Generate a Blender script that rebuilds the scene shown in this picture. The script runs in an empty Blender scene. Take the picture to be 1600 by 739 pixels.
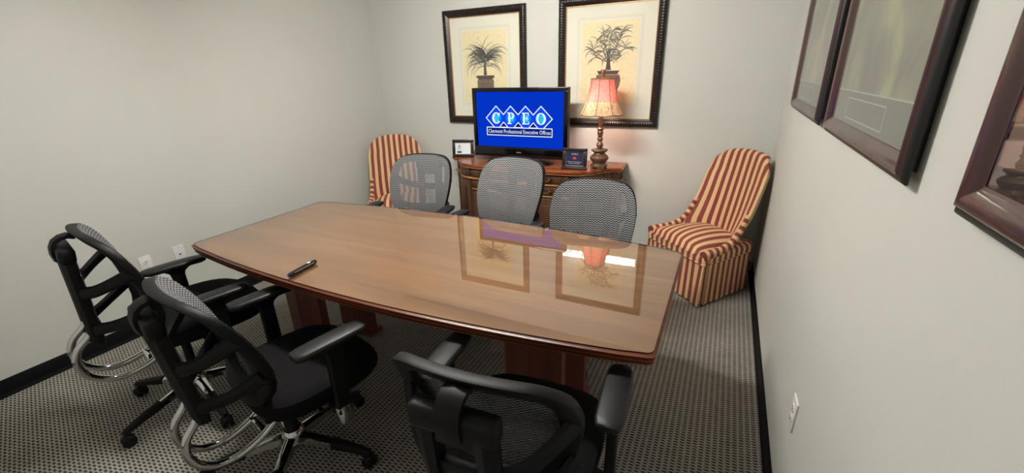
import bpy, bmesh, math, random
from mathutils import Vector, Matrix

# ------------------------------------------------------------------ camera, world, light, exposure
scene = bpy.context.scene
C = scene.collection
W, FRONT, CEIL = 3.613, -4.45, 2.47         # room: x 0..W, y FRONT..0, z 0..CEIL

cam_d = bpy.data.cameras.new('camera')
cam = bpy.data.objects.new('camera', cam_d)
C.objects.link(cam)
cam_d.sensor_fit = 'HORIZONTAL'
cam_d.sensor_width = 36.0
cam_d.lens = 36.0 * 667.94 / 1600.0
cam_d.clip_start = 0.02
_r = Vector((0.89979245, 0.43557376, -0.02547627))
_u = Vector((-0.13428146, 0.33200326, 0.93367142))
_f = Vector((-0.41514098, 0.83668951, -0.35722351))
cam.matrix_world = Matrix(((_r.x, _u.x, -_f.x, 3.27467), (_r.y, _u.y, -_f.y, -3.61905),
                           (_r.z, _u.z, -_f.z, 1.55), (0, 0, 0, 1)))
scene.camera = cam

world = bpy.data.worlds.new('world')
scene.world = world
world.use_nodes = True
world.node_tree.nodes['Background'].inputs[0].default_value = (0.02, 0.02, 0.02, 1)

CEILING_LIGHT = 132.0        # radiance of the troffer lens (white ceiling fixture)
LAMP_WATTS = 6.5            # bulb of the table lamp
scene.view_settings.view_transform = 'Standard'
scene.view_settings.look = 'None'
scene.view_settings.exposure = 0.0
scene.view_settings.gamma = 1.0
scene.view_settings.use_curve_mapping = False
scene.cycles.sample_clamp_indirect = 80.0     # keeps the fixture's mirror image in the glass bright

random.seed(7)
PI = math.pi

# ------------------------------------------------------------------ materials
def lin(c):
    return tuple(((v / 255) / 12.92 if v / 255 <= 0.04045 else ((v / 255 + 0.055) / 1.055) ** 2.4) for v in c) + (1.0,)

class NT:
    def __init__(self, name):
        self.m = bpy.data.materials.new(name)
        self.m.use_nodes = True
        self.t = self.m.node_tree
        self.b = self.t.nodes['Principled BSDF']
        self.out = self.t.nodes['Material Output']
    def n(self, typ, **kw):
        nd = self.t.nodes.new(typ)
        for k, v in kw.items():
            if k.startswith('i_'):
                key = k[2:]
                key = int(key) if key.isdigit() else key.replace('_', ' ')
                nd.inputs[key].default_value = v
            else:
                setattr(nd, k, v)
        return nd
    def l(self, a, ao, b, bi):
        self.t.links.new(a.outputs[ao], b.inputs[bi])
    def math(self, op, a, b=None, c=None):
        nd = self.t.nodes.new('ShaderNodeMath'); nd.operation = op
        for i, v in enumerate((a, b, c)):
            if v is None: continue
            if isinstance(v, (int, float)): nd.inputs[i].default_value = v
            else: self.t.links.new(v, nd.inputs[i])
        return nd.outputs[0]
    def ramp(self, fac, stops, interp='LINEAR'):
        nd = self.t.nodes.new('ShaderNodeValToRGB')
        cr = nd.color_ramp; cr.interpolation = interp
        while len(cr.elements) < len(stops): cr.elements.new(0.5)
        for e, (p, c) in zip(cr.elements, stops):
            e.position = p; e.color = c
        self.t.links.new(fac, nd.inputs[0])
        return nd.outputs[0]
    def bump(self, h, strength=0.3, dist=0.002):
        nd = self.t.nodes.new('ShaderNodeBump')
        nd.inputs['Strength'].default_value = strength; nd.inputs['Distance'].default_value = dist
        self.t.links.new(h, nd.inputs['Height']); self.t.links.new(nd.outputs[0], self.b.inputs['Normal'])

def plain(name, rgb, rough=0.5, metal=0.0, coat=0.0, spec=0.5, noise=0.0, scale=40):
    k = NT(name)
    k.b.inputs['Base Color'].default_value = lin(rgb)
    k.b.inputs['Roughness'].default_value = rough
    k.b.inputs['Metallic'].default_value = metal
    k.b.inputs['Coat Weight'].default_value = coat
    k.b.inputs['Specular IOR Level'].default_value = spec
    if noise:
        tc = k.n('ShaderNodeTexCoord')
        nz = k.n('ShaderNodeTexNoise', i_Scale=scale, i_Detail=4.0)
        k.l(tc, 'Object', nz, 'Vector')
        c = lin(rgb)
        lo = tuple(v * (1 - noise) for v in c[:3]) + (1,)
        hi = tuple(min(1, v * (1 + noise)) for v in c[:3]) + (1,)
        k.t.links.new(k.ramp(nz.outputs['Fac'], [(0.3, lo), (0.7, hi)]), k.b.inputs['Base Color'])
        k.bump(nz.outputs['Fac'], 0.15, 0.001)
    return k.m

def emit(name, rgb, s=1.0):
    k = NT(name)
    k.t.nodes.remove(k.b)
    e = k.n('ShaderNodeEmission')
    e.inputs[0].default_value = lin(rgb); e.inputs[1].default_value = s
    k.l(e, 0, k.out, 0)
    return k.m

def wall_mat():
    k = NT('wall_paint')
    tc = k.n('ShaderNodeTexCoord')
    n1 = k.n('ShaderNodeTexNoise', i_Scale=1.3, i_Detail=3.0)
    n2 = k.n('ShaderNodeTexNoise', i_Scale=160.0, i_Detail=3.0)
    k.l(tc, 'Object', n1, 'Vector'); k.l(tc, 'Object', n2, 'Vector')
    k.t.links.new(k.ramp(n1.outputs['Fac'], [(0.3, lin((200, 201, 196))), (0.7, lin((204, 205, 200)))]), k.b.inputs['Base Color'])
    k.b.inputs['Roughness'].default_value = 0.62
    k.b.inputs['Specular IOR Level'].default_value = 0.35
    k.bump(n2.outputs['Fac'], 0.12, 0.002)
    return k.m

def carpet_mat():
    k = NT('woven_carpet')
    tc = k.n('ShaderNodeTexCoord'); sp = k.n('ShaderNodeSeparateXYZ')
    k.l(tc, 'Object', sp, 0)
    x, y = sp.outputs[0], sp.outputs[1]
    col = k.math('MULTIPLY', x, 1 / 0.026)
    ci = k.math('FLOOR', col)
    cf = k.math('SUBTRACT', col, ci)
    off = k.math('MULTIPLY', ci, 0.5)
    row = k.math('ADD', k.math('MULTIPLY', y, 1 / 0.0155), off)
    rf = k.math('SUBTRACT', row, k.math('FLOOR', row))
    dx = k.math('ABSOLUTE', k.math('SUBTRACT', cf, 0.5))
    dy = k.math('ABSOLUTE', k.math('SUBTRACT', rf, 0.5))
    hole = k.math('MAXIMUM', k.math('MULTIPLY', dx, 1.0), k.math('MULTIPLY', dy, 1.25))
    nz = k.n('ShaderNodeTexNoise', i_Scale=420.0, i_Detail=3.0)
    k.l(tc, 'Object', nz, 'Vector')
    big = k.n('ShaderNodeTexNoise', i_Scale=18.0, i_Detail=3.0)
    k.l(tc, 'Object', big, 'Vector')
    h = k.math('ADD', hole, k.math('MULTIPLY', k.math('SUBTRACT', nz.outputs['Fac'], 0.5), 0.45))
    h2 = k.math('ADD', h, k.math('MULTIPLY', k.math('SUBTRACT', big.outputs['Fac'], 0.5), 0.12))
    k.t.links.new(k.ramp(h2, [(0.16, lin((44, 42, 41))), (0.34, lin((124, 120, 114))), (0.62, lin((184, 178, 168)))]), k.b.inputs['Base Color'])
    k.b.inputs['Roughness'].default_value = 0.95
    k.b.inputs['Specular IOR Level'].default_value = 0.1
    k.bump(h, 0.6, 0.004)
    return k.m

def wood_mat(name, dark, mid, light, rough=0.3, axis=0, scale=1.0, coat=0.0, spec=0.5):
    k = NT(name)
    tc = k.n('ShaderNodeTexCoord'); mp = k.n('ShaderNodeMapping')
    s = [14 * scale] * 3; s[axis] = 1.1 * scale
    mp.inputs['Scale'].default_value = s
    k.l(tc, 'Object', mp, 0)
    n1 = k.n('ShaderNodeTexNoise', i_Scale=1.0, i_Detail=6.0, i_Distortion=0.6)
    n2 = k.n('ShaderNodeTexNoise', i_Scale=9.0, i_Detail=4.0)
    k.l(mp, 0, n1, 'Vector'); k.l(mp, 0, n2, 'Vector')
    f = k.math('ADD', k.math('MULTIPLY', n1.outputs['Fac'], 0.8), k.math('MULTIPLY', n2.outputs['Fac'], 0.2))
    k.t.links.new(k.ramp(f, [(0.32, lin(dark)), (0.5, lin(mid)), (0.68, lin(light))]), k.b.inputs['Base Color'])
    k.b.inputs['Roughness'].default_value = rough
    k.b.inputs['Coat Weight'].default_value = coat
    k.b.inputs['Coat Roughness'].default_value = 0.01
    k.b.inputs['Specular IOR Level'].default_value = spec
    return k.m

def glass_mat(name, tint=(245, 250, 246), ior=1.5):
    """thin pane: what is not mirrored goes straight through"""
    k = NT(name)
    k.t.nodes.remove(k.b)
    fr = k.n('ShaderNodeFresnel')
    ge = k.n('ShaderNodeNewGeometry')      # the ray is not bent in the thin pane, so the back of the face mirrors like the front
    k.t.links.new(k.math('ADD', ior, k.math('MULTIPLY', ge.outputs['Backfacing'], 1 / ior - ior)), fr.inputs['IOR'])
    both = k.math('DIVIDE', k.math('MULTIPLY', fr.outputs[0], 2.0), k.math('ADD', fr.outputs[0], 1.0))   # both faces of the sheet together
    tr = k.n('ShaderNodeBsdfTransparent'); tr.inputs[0].default_value = lin(tint)
    gl = k.n('ShaderNodeBsdfGlossy'); gl.inputs['Roughness'].default_value = 0.0
    mx = k.n('ShaderNodeMixShader')
    k.t.links.new(both, mx.inputs[0]); k.l(tr, 0, mx, 1); k.l(gl, 0, mx, 2); k.l(mx, 0, k.out, 0)
    return k.m

def clear_mat():
    k = NT('clear_glass_inner_face')
    k.t.nodes.remove(k.b)
    k.l(k.n('ShaderNodeBsdfTransparent'), 0, k.out, 0)
    return k.m

def stripe_mat():
    k = NT('striped_upholstery')
    uv = k.n('ShaderNodeUVMap'); uv.uv_map = 'UVMap'
    sp = k.n('ShaderNodeSeparateXYZ'); k.l(uv, 0, sp, 0)
    f = k.math('FRACT', k.math('ADD', k.math('MULTIPLY', sp.outputs[0], 1 / 0.056), 100.25))
    red, gold, thin = lin((134, 52, 48)), lin((218, 187, 137)), lin((190, 138, 96))
    c = k.ramp(f, [(0.0, red), (0.47, red), (0.475, thin), (0.52, gold), (0.70, lin((210, 176, 124))), (0.74, gold), (0.955, gold), (0.96, thin)], 'CONSTANT')
    k.t.links.new(c, k.b.inputs['Base Color'])
    tc = k.n('ShaderNodeTexCoord')
    nz = k.n('ShaderNodeTexNoise', i_Scale=500.0, i_Detail=2.0); k.l(tc, 'Object', nz, 'Vector')
    k.bump(nz.outputs['Fac'], 0.2, 0.001)
    k.b.inputs['Roughness'].default_value = 0.7
    k.b.inputs['Sheen Weight'].default_value = 0.1
    return k.m

def mesh_mat():
    """zig-zag knitted chair mesh with open gaps"""
    k = NT('chair_mesh')
    tc = k.n('ShaderNodeTexCoord'); sp = k.n('ShaderNodeSeparateXYZ')
    k.l(tc, 'Object', sp, 0)
    x, z = sp.outputs[0], sp.outputs[2]
    tri = k.math('PINGPONG', x, 0.010)
    zz = k.math('ADD', z, k.math('MULTIPLY', tri, 0.8))
    f = k.math('FRACT', k.math('MULTIPLY', zz, 1 / 0.0118))
    band = k.math('ABSOLUTE', k.math('SUBTRACT', f, 0.5))
    fx = k.math('ABSOLUTE', k.math('SUBTRACT', k.math('FRACT', k.math('MULTIPLY', x, 1 / 0.006)), 0.5))
    f2 = k.math('ADD', band, k.math('MULTIPLY', fx, 0.22))
    k.t.links.new(k.ramp(f2, [(0.16, lin((14, 14, 16))), (0.30, lin((62, 62, 66))), (0.5, lin((150, 150, 153)))]), k.b.inputs['Base Color'])
    k.b.inputs['Roughness'].default_value = 0.7
    tr = k.n('ShaderNodeBsdfTransparent')
    mx = k.n('ShaderNodeMixShader')
    a = k.math('LESS_THAN', f2, 0.25)
    k.t.links.new(k.math('MULTIPLY', a, 0.5), mx.inputs[0])
    k.l(k.b, 0, mx, 1); k.l(tr, 0, mx, 2); k.l(mx, 0, k.out, 0)
    return k.m

def shade_mat(name, base, dark, scale, amount, trans):
    k = NT(name)
    tc = k.n('ShaderNodeTexCoord')
    vz = k.n('ShaderNodeTexNoise', i_Scale=scale, i_Detail=2.0, i_Distortion=2.5); k.l(tc, 'Object', vz, 'Vector')
    r = k.math('ABSOLUTE', k.math('SUBTRACT', vz.outputs['Fac'], 0.5))
    c = k.ramp(r, [(0.0, lin(dark)), (amount, lin(base))])
    k.t.nodes.remove(k.b)
    d = k.n('ShaderNodeBsdfDiffuse'); t = k.n('ShaderNodeBsdfTranslucent'); mx = k.n('ShaderNodeMixShader')
    mx.inputs[0].default_value = trans
    k.t.links.new(c, d.inputs[0]); k.t.links.new(c, t.inputs[0])
    k.l(d, 0, mx, 1); k.l(t, 0, mx, 2); k.l(mx, 0, k.out, 0)
    return k.m

def photo_mat(name, stops, scale, dist=1.5, off=(0, 0, 0)):
    k = NT(name)
    tc = k.n('ShaderNodeTexCoord'); mp = k.n('ShaderNodeMapping')
    mp.inputs['Location'].default_value = off
    k.l(tc, 'Object', mp, 0)
    nz = k.n('ShaderNodeTexNoise', i_Scale=scale, i_Detail=4.0, i_Distortion=dist); k.l(mp, 0, nz, 'Vector')
    k.t.links.new(k.ramp(nz.outputs['Fac'], [(p, lin(c)) for p, c in stops]), k.b.inputs['Base Color'])
    k.b.inputs['Roughness'].default_value = 0.6
    return k.m

MAT = {
    'wall': wall_mat(), 'carpet': carpet_mat(), 'stripe': stripe_mat(), 'mesh': mesh_mat(),
    'ceiling': plain('ceiling_white', (225, 224, 216), 0.9, noise=0.03, scale=80),
    'base': plain('black_vinyl_baseboard', (8, 8, 11), 0.55, spec=0.18, noise=0.1),
    'table': wood_mat('table_wood', (112, 74, 45), (134, 91, 57), (152, 108, 70), 0.38, 0, 1.0, 0.0),
    'edge': wood_mat('table_edge_wood', (76, 36, 22), (100, 50, 30), (122, 64, 39), 0.35, 0),
    'leg': wood_mat('table_leg_wood', (92, 48, 37), (112, 60, 46), (126, 70, 54), 0.4, 2),
    'side': wood_mat('sideboard_wood', (52, 32, 20), (74, 47, 30), (96, 62, 40), 0.35, 2, 1.5),
    'sidetop': wood_mat('sideboard_top_wood', (96, 46, 26), (136, 70, 40), (160, 92, 56), 0.22, 0, 2.0),
    'trim': wood_mat('sideboard_gilt_trim', (120, 76, 40), (160, 108, 60), (196, 142, 88), 0.32, 0, 2.0),
    'glass': glass_mat('table_glass', (250, 252, 250), 1.68), 'pane': glass_mat('picture_glass', (252, 252, 250)),
    'clear': clear_mat(),
    'glassedge': plain('glass_edge', (22, 34, 30), 0.15),
    'black': plain('black_plastic', (12, 12, 14), 0.52, spec=0.26, noise=0.12, scale=300),
    'pad': plain('arm_pad_rubber', (22, 23, 25), 0.45, spec=0.32),
    'fabric': plain('black_seat_fabric', (16, 15, 17), 0.9, spec=0.15, noise=0.2, scale=500),
    'chrome': plain('chrome', (205, 205, 205), 0.08, 1.0),
    'gloss': plain('gloss_black', (8, 8, 10), 0.12),
    'matte': plain('matte_black', (16, 16, 17), 0.5),
    'white': plain('white_plastic', (226, 224, 226), 0.35),
    'slot': plain('dark_slot', (30, 28, 28), 0.6),
    'frame': plain('dark_carved_frame', (34, 24, 21), 0.35, noise=0.35, scale=90),
    'gilt': plain('gilt_lip', (176, 138, 92), 0.35, 0.3),
    'mahog': wood_mat('mahogany_frame', (42, 20, 22), (60, 29, 31), (78, 40, 40), 0.3, 1, 1.0, 0.4),
    'mahogv': wood_mat('mahogany_frame_upright', (42, 20, 22), (60, 29, 31), (78, 40, 40), 0.3, 2, 1.0, 0.4),
    'framedge': plain('frame_side_black', (14, 11, 13), 0.4),
    'mat': plain('ivory_mat_board', (232, 231, 219), 0.8),
    'matline': plain('mat_rule', (190, 184, 166), 0.8),
    'greymat': plain('charcoal_mat_board', (88, 91, 86), 0.8),
    'rule': plain('silver_rule', (168, 168, 158), 0.6),
    'bronze': plain('aged_bronze', (110, 84, 66), 0.42, 0.35, noise=0.4, scale=60),
    'lampgold': plain('lamp_shade_trim', (142, 104, 70), 0.6),
    'shade': shade_mat('pink_shade_fabric', (226, 142, 134), (206, 112, 104), 30, 0.06, 0.16),
    'band': shade_mat('floral_shade_band', (214, 184, 150), (128, 92, 70), 26, 0.045, 0.12),
    'leaf': plain('printed_leaf_ink', (98, 102, 102), 0.8), 'leaf2': plain('printed_leaf_ink_light', (158, 156, 138), 0.8),
    'pot': plain('printed_pot_ink', (122, 100, 88), 0.8, noise=0.3, scale=60),
    'potdark': plain('printed_pot_dark_ink', (84, 66, 60), 0.8),  # darker print ink of the trunks, branches, pot rims and pot strokes
    'print': photo_mat('parchment_print', [(0.3, (232, 217, 176)), (0.5, (241, 229, 192)), (0.62, (235, 220, 182)), (0.75, (216, 196, 150))], 22, 2.0),
    'blue': emit('screen_blue', (4, 52, 196), 1.0), 'blue2': emit('logo_blue', (14, 70, 236), 1.0),
    'navy': emit('logo_navy', (10, 30, 120), 1.0),
    'scrwhite': emit('logo_white', (240, 248, 255), 1.0), 'cyan': emit('logo_cyan', (40, 200, 246), 1.0),
    'cyan2': emit('logo_cyan_halo', (22, 120, 240), 1.0),
    'card': plain('white_card', (228, 232, 236), 0.6), 'ink': plain('dark_card_ink', (40, 44, 58), 0.6),
    'navycard': plain('navy_card', (24, 30, 66), 0.4), 'red': plain('red_emblem', (196, 60, 64), 0.5),
    'silver': plain('silver_lip', (170, 160, 146), 0.35, 0.5),
    'violet': plain('violet_tip', (70, 58, 170), 0.3),
    'photoA': photo_mat('autumn_photo', [(0.3, (92, 96, 84)), (0.45, (126, 126, 104)), (0.6, (170, 166, 140)), (0.7, (196, 160, 100))], 3.0),
    'photoB': photo_mat('green_photo', [(0.30, (70, 62, 60)), (0.46, (90, 84, 74)), (0.56, (112, 114, 84)), (0.68, (150, 156, 104))], 3.2, 1.2, (3, 1, 2)),
    'photoC': photo_mat('dusk_photo', [(0.35, (70, 56, 54)), (0.5, (120, 98, 90)), (0.65, (150, 118, 104))], 1.5),
    'stone': plain('photo_dark_stones', (34, 28, 30), 0.7),
    'lightlens': emit('fluorescent_lens', (255, 252, 244), CEILING_LIGHT),
    'bulb': emit('warm_bulb', (255, 216, 170), 6.0),
}

# ------------------------------------------------------------------ mesh helpers
def link(name, verts, faces, mat, parent=None, smooth=True, uv=None, angle=0.6):
    me = bpy.data.meshes.new(name)
    me.from_pydata([tuple(v) for v in verts], [], [tuple(f) for f in faces])
    if uv is not None:
        lay = me.uv_layers.new(name='UVMap')
        for lp in me.loops:
            lay.data[lp.index].uv = uv[lp.vertex_index]
    me.materials.append(MAT[mat])
    me.update()
    bm = bmesh.new(); bm.from_mesh(me)
    bmesh.ops.recalc_face_normals(bm, faces=bm.faces[:])
    if smooth:
        for f in bm.faces: f.smooth = True
        for e in bm.edges:
            if len(e.link_faces) == 2 and e.calc_face_angle(0) > angle: e.smooth = False
    bm.to_mesh(me); bm.free()
    o = bpy.data.objects.new(name, me)
    C.objects.link(o)
    if parent is not None: o.parent = parent
    return o

def one_face(o, d):
    """a glass sheet mirrors once: only the face towards d carries the mirroring glass"""
    o.data.materials.append(MAT['clear'])
    for p in o.data.polygons:
        if p.normal.dot(Vector(d)) < 0.9: p.material_index = 1
    return o

class G:
    """collects shapes that belong to one part"""
    def __init__(self): self.v = []; self.f = []
    def add(self, v, f, M=None):
        b = len(self.v)
        self.v += [tuple(M @ Vector(p)) if M else tuple(p) for p in v]
        self.f += [tuple(i + b for i in q) for q in f]
        return self
    def box(self, c, s, bev=0.0, M=None, seg=2):
        bm = bmesh.new()
        bmesh.ops.create_cube(bm, size=1.0)
        for v in bm.verts: v.co = Vector((v.co.x * s[0], v.co.y * s[1], v.co.z * s[2]))
        if bev > 0: bmesh.ops.bevel(bm, geom=bm.edges[:], offset=bev, segments=seg, affect='EDGES', profile=0.5)
        T = Matrix.Translation(c)
        if M is not None: T = T @ M
        bm.verts.index_update()
        self.add([T @ v.co for v in bm.verts], [[v.index for v in f.verts] for f in bm.faces])
        bm.free(); return self
    def box2(self, a, b, bev=0.0):
        return self.box([(p + q) / 2 for p, q in zip(a, b)], [abs(q - p) for p, q in zip(a, b)], bev)
    def loft(self, rings, closed=True, cap=True):
        n = len(rings[0]); v = [p for r in rings for p in r]; f = []
        for i in range(len(rings) - 1):
            for j in range(n if closed else n - 1):
                k = (j + 1) % n
                f.append((i * n + j, i * n + k, (i + 1) * n + k, (i + 1) * n + j))
        if cap:
            f.append(tuple(range(n))[::-1]); f.append(tuple((len(rings) - 1) * n + j for j in range(n)))
        return self.add(v, f)
    def tube(self, pts, r, n=10, flat=(1, 1), up=(0, 0, 1), close=False):
        pts = [Vector(p) for p in pts]; rings = []
        m = len(pts)
        rr = r if isinstance(r, (list, tuple)) else [r] * m
        prev = None
        for i, p in enumerate(pts):
            a = pts[(i - 1) % m] if (close or i > 0) else p
            b = pts[(i + 1) % m] if (close or i < m - 1) else p
            t = (b - a).normalized()
            ref = Vector(up) if prev is None else prev
            s = t.cross(ref)
            if s.length < 1e-4: s = t.cross(Vector((1, 0.1, 0)))
            s.normalize(); w = s.cross(t).normalized(); prev = w
            rings.append([p + s * math.cos(2 * PI * j / n) * rr[i] * flat[0] + w * math.sin(2 * PI * j / n) * rr[i] * flat[1] for j in range(n)])
        if close:
            rings.append(rings[0]); return self.loft(rings, True, False)
        return self.loft(rings)
    def lathe(self, prof, c=(0, 0, 0), n=28, sx=1.0, sy=1.0):
        return self.loft([[(c[0] + r * sx * math.cos(2 * PI * j / n), c[1] + r * sy * math.sin(2 * PI * j / n), c[2] + z) for j in range(n)] for r, z in prof])
    def prism(self, poly, z0, z1):
        return self.loft([[(x, y, z0) for x, y in poly], [(x, y, z1) for x, y in poly]])
    def sphere(self, c, r, n=10, s=(1, 1, 1)):
        prof = [(max(1e-4, r * math.sin(PI * i / n)), -r * math.cos(PI * i / n)) for i in range(n + 1)]
        rings = [[(c[0] + a * s[0] * math.cos(2 * PI * j / (n + 2)), c[1] + a * s[1] * math.sin(2 * PI * j / (n + 2)), c[2] + z * s[2]) for j in range(n + 2)] for a, z in prof]
        return self.loft(rings)
    def go(self, name, mat, parent=None, smooth=True, uv=None, angle=0.6):
        return link(name, self.v, self.f, mat, parent, smooth, uv, angle)

def empty(name, loc, rz=0.0):
    o = bpy.data.objects.new(name, None); C.objects.link(o)
    o.location = loc; o.rotation_euler = (0, 0, rz); o.empty_display_size = 0.1
    return o
def tag(o, label, cat, group=None):
    o['label'] = label; o['category'] = cat
    if group: o['group'] = group
    return o
def thing(name, loc, rz, label, cat, group=None):
    return tag(empty(name, loc, rz), label, cat, group)
def struct(o):
    o['kind'] = 'structure'; return o
def stuff(o):
    o['kind'] = 'stuff'; return o
def copy_tree(o, parent=None):
    c = o.copy(); C.objects.link(c); c.parent = parent
    for ch in list(o.children): copy_tree(ch, c)
    return c
def crom(pts, n=6, closed=False):
    """Catmull-Rom through the points"""
    P = [Vector(p) for p in pts]; m = len(P); out = []
    segs = m if closed else m - 1
    for i in range(segs):
        g = (lambda k: P[k % m]) if closed else (lambda k: P[max(0, min(m - 1, k))])
        a, b, c, d = g(i - 1), g(i), g(i + 1), g(i + 2)
        for j in range(n):
            t = j / n
            out.append(0.5 * ((2 * b) + (c - a) * t + (2 * a - 5 * b + 4 * c - d) * t * t + (3 * b - a - 3 * c + d) * t ** 3))
    if not closed: out.append(P[-1])
    return out
def interp(tab, x):
    if x <= tab[0][0]: return tab[0][1]
    for (a, va), (b, vb) in zip(tab, tab[1:]):
        if x <= b: return va + (vb - va) * (x - a) / (b - a)
    return tab[-1][1]
def text_geo(body, size, width=None):
    cu = bpy.data.curves.new('lettering', 'FONT'); cu.body = body; cu.size = size
    cu.align_x = 'CENTER'; cu.resolution_u = 2
    o = bpy.data.objects.new('lettering', cu); C.objects.link(o)
    dg = bpy.context.evaluated_depsgraph_get()
    me = bpy.data.meshes.new_from_object(o.evaluated_get(dg))
    v = [tuple(p.co) for p in me.vertices]; f = [tuple(p.vertices) for p in me.polygons]
    bpy.data.objects.remove(o); bpy.data.curves.remove(cu); bpy.data.meshes.remove(me)
    if width:
        x0 = min(p[0] for p in v); x1 = max(p[0] for p in v); k = width / (x1 - x0)
        v = [((p[0] - (x0 + x1) / 2) * k, p[1], p[2]) for p in v]
    return v, f

# ------------------------------------------------------------------ the room
struct(G().box2((-0.1, FRONT - 0.1, -0.1), (W + 0.1, 0.1, 0.0)).go('floor', 'carpet', smooth=False))
struct(G().box2((-0.1, FRONT - 0.1, CEIL), (W + 0.1, 0.1, CEIL + 0.1)).go('ceiling', 'ceiling', smooth=False))
struct(G().box2((-0.1, FRONT, 0), (0.0, 0.0, CEIL)).go('wall_left', 'wall', smooth=False))
struct(G().box2((W, FRONT, 0), (W + 0.1, 0.0, CEIL)).go('wall_right', 'wall', smooth=False))
struct(G().box2((-0.1, 0.0, 0), (W + 0.1, 0.1, CEIL)).go('wall_back', 'wall', smooth=False))
struct(G().box2((-0.1, FRONT - 0.1, 0), (W + 0.1, FRONT, CEIL)).go('wall_front', 'wall', smooth=False))
BB = 0.097
def baseboard(name, a, b, axis):
    # cove profile: thin upright with a toe sticking out
    g = G()
    prof = [(0.0, 0.0), (0.014, 0.0), (0.012, 0.006), (0.007, 0.016), (0.005, 0.03), (0.005, BB - 0.003), (0.003, BB), (0.0, BB)]
    if axis == 'x+': rings = [[(d, y, z) for d, z in prof] for y in (a, b)]
    elif axis == 'x-': rings = [[(W - d, y, z) for d, z in prof] for y in (a, b)]
    elif axis == 'y-': rings = [[(x, -d, z) for d, z in prof] for x in (a, b)]
    else: rings = [[(x, FRONT + d, z) for d, z in prof] for x in (a, b)]
    struct(g.loft(rings).go(name, 'base'))
baseboard('baseboard_left', FRONT, 0, 'x+'); baseboard('baseboard_right', FRONT, 0, 'x-')
baseboard('baseboard_back', 0.0145, W - 0.0145, 'y-'); baseboard('baseboard_front', 0.0145, W - 0.0145, 'y+')

# ceiling fixture (the only room light; it also mirrors in the picture glass)
LX, LY = 1.90, -1.93
cl = thing('ceiling_light', (LX, LY, CEIL), 0, 'long white fluorescent ceiling fixture above the conference table', 'light fixture')
g = G().box((0, 0, -0.008), (1.06, 0.13, 0.016), 0.003)
for sx in (-1, 1): g.box((sx * 0.522, 0, -0.046), (0.016, 0.118, 0.092), 0.004)
g.go('fixture_frame', 'white', cl)
prof = [(-0.055, -0.017), (-0.055, -0.066), (-0.048, -0.082), (-0.032, -0.088), (0.032, -0.088), (0.048, -0.082), (0.055, -0.066), (0.055, -0.017)]
G().loft([[(x, y, z) for y, z in prof] for x in (-0.513, 0.513)]).go('diffuser', 'lightlens', cl)

# wall plates
def plate(loc, rz, label, kind):
    t = thing('wall_outlet' if kind == 'power' else 'data_jack', loc, rz, label, 'outlet')
    # local: x across, y out of the wall, z up
    G().box((0, 0.003, 0), (0.070, 0.006, 0.115), 0.0025).go('plate', 'white', t)
    if kind == 'power':
        for s in (-1, 1):
            f = G().lathe([(0.0001, 0), (0.0165, 0), (0.0165, 0.003), (0.015, 0.004), (0.0001, 0.004)], n=20)
            f.v = [(x, 0.006 + z - 0.001, y * 0.85 + s * 0.0195) for x, y, z in f.v]
            so = f.go('socket', 'white', t)
            h = G()
            h.box((-0.006, 0.0091, s * 0.0195 + 0.003), (0.0024, 0.0012, 0.009)).box((0.006, 0.0091, s * 0.0195 + 0.003), (0.0024, 0.0012, 0.007))
            h.box((0, 0.0091, s * 0.0195 - 0.007), (0.005, 0.0012, 0.005), 0.0004)
            h.go('slots', 'slot', so)
        G().box((0, 0.0065, 0), (0.006, 0.002, 0.006), 0.001).go('screw', 'silver', t)
    else:
        j = G().box((0, 0.0065, -0.004), (0.020, 0.004, 0.020), 0.001).go('jack_insert', 'white', t)
        G().box((0, 0.0088, -0.005), (0.012, 0.001, 0.009)).go('jack_opening', 'slot', j)
        for s in (-1, 1): G().box((0, 0.0065, s * 0.048), (0.006, 0.002, 0.006), 0.001).go('screw', 'silver', t)
    return t
plate((0.0, -2.389, 0.447), -PI / 2, 'white duplex power outlet on left wall behind leftmost office chair', 'power')
plate((0.0, -2.189, 0.447), -PI / 2, 'white data jack plate on left wall beside the power outlet', 'data')
plate((W, -2.195, 0.455), PI / 2, 'white power outlet low on the right wall', 'power')

# ------------------------------------------------------------------ conference table
TZ = 0.745
tb = thing('conference_table', (1.984, -2.043, 0), 0, 'boat-shaped brown wooden conference table with a glass sheet on top', 'table')
def boat(ins=0.0, n=24, r=0.03):
    hx, he, hm = 1.19 - ins, 0.432 - ins, 0.53 - ins
    side = []
    for i in range(n + 1):
        t = -1 + 2 * i / n
        side.append((hx * t, -(he + (hm - he) * (1 - t * t))))
    # trim the ends and round the corners
    def corner(cx, cy, a0, rr):
        return [(cx + rr * math.cos(a0 + PI / 2 * j / 6), cy + rr * math.sin(a0 + PI / 2 * j / 6)) for j in range(7)]
    inner = side[1:-1]
    out = corner(-hx + r, -he + r, PI, r) + inner + corner(hx - r, -he + r, -PI / 2, r)
    out += corner(hx - r, he - r, 0, r) + [(x, -y) for x, y in inner[::-1]] + corner(-hx + r, he - r, PI / 2, r)
    return out
def ringz(ins, z): return [(x, y, z) for x, y in boat(ins)]
top = G().loft([ringz(0.014, TZ - 0.034), ringz(0.012, TZ - 0.0068), ringz(0.006, TZ - 0.0064)]).go('tabletop', 'table', tb)
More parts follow.
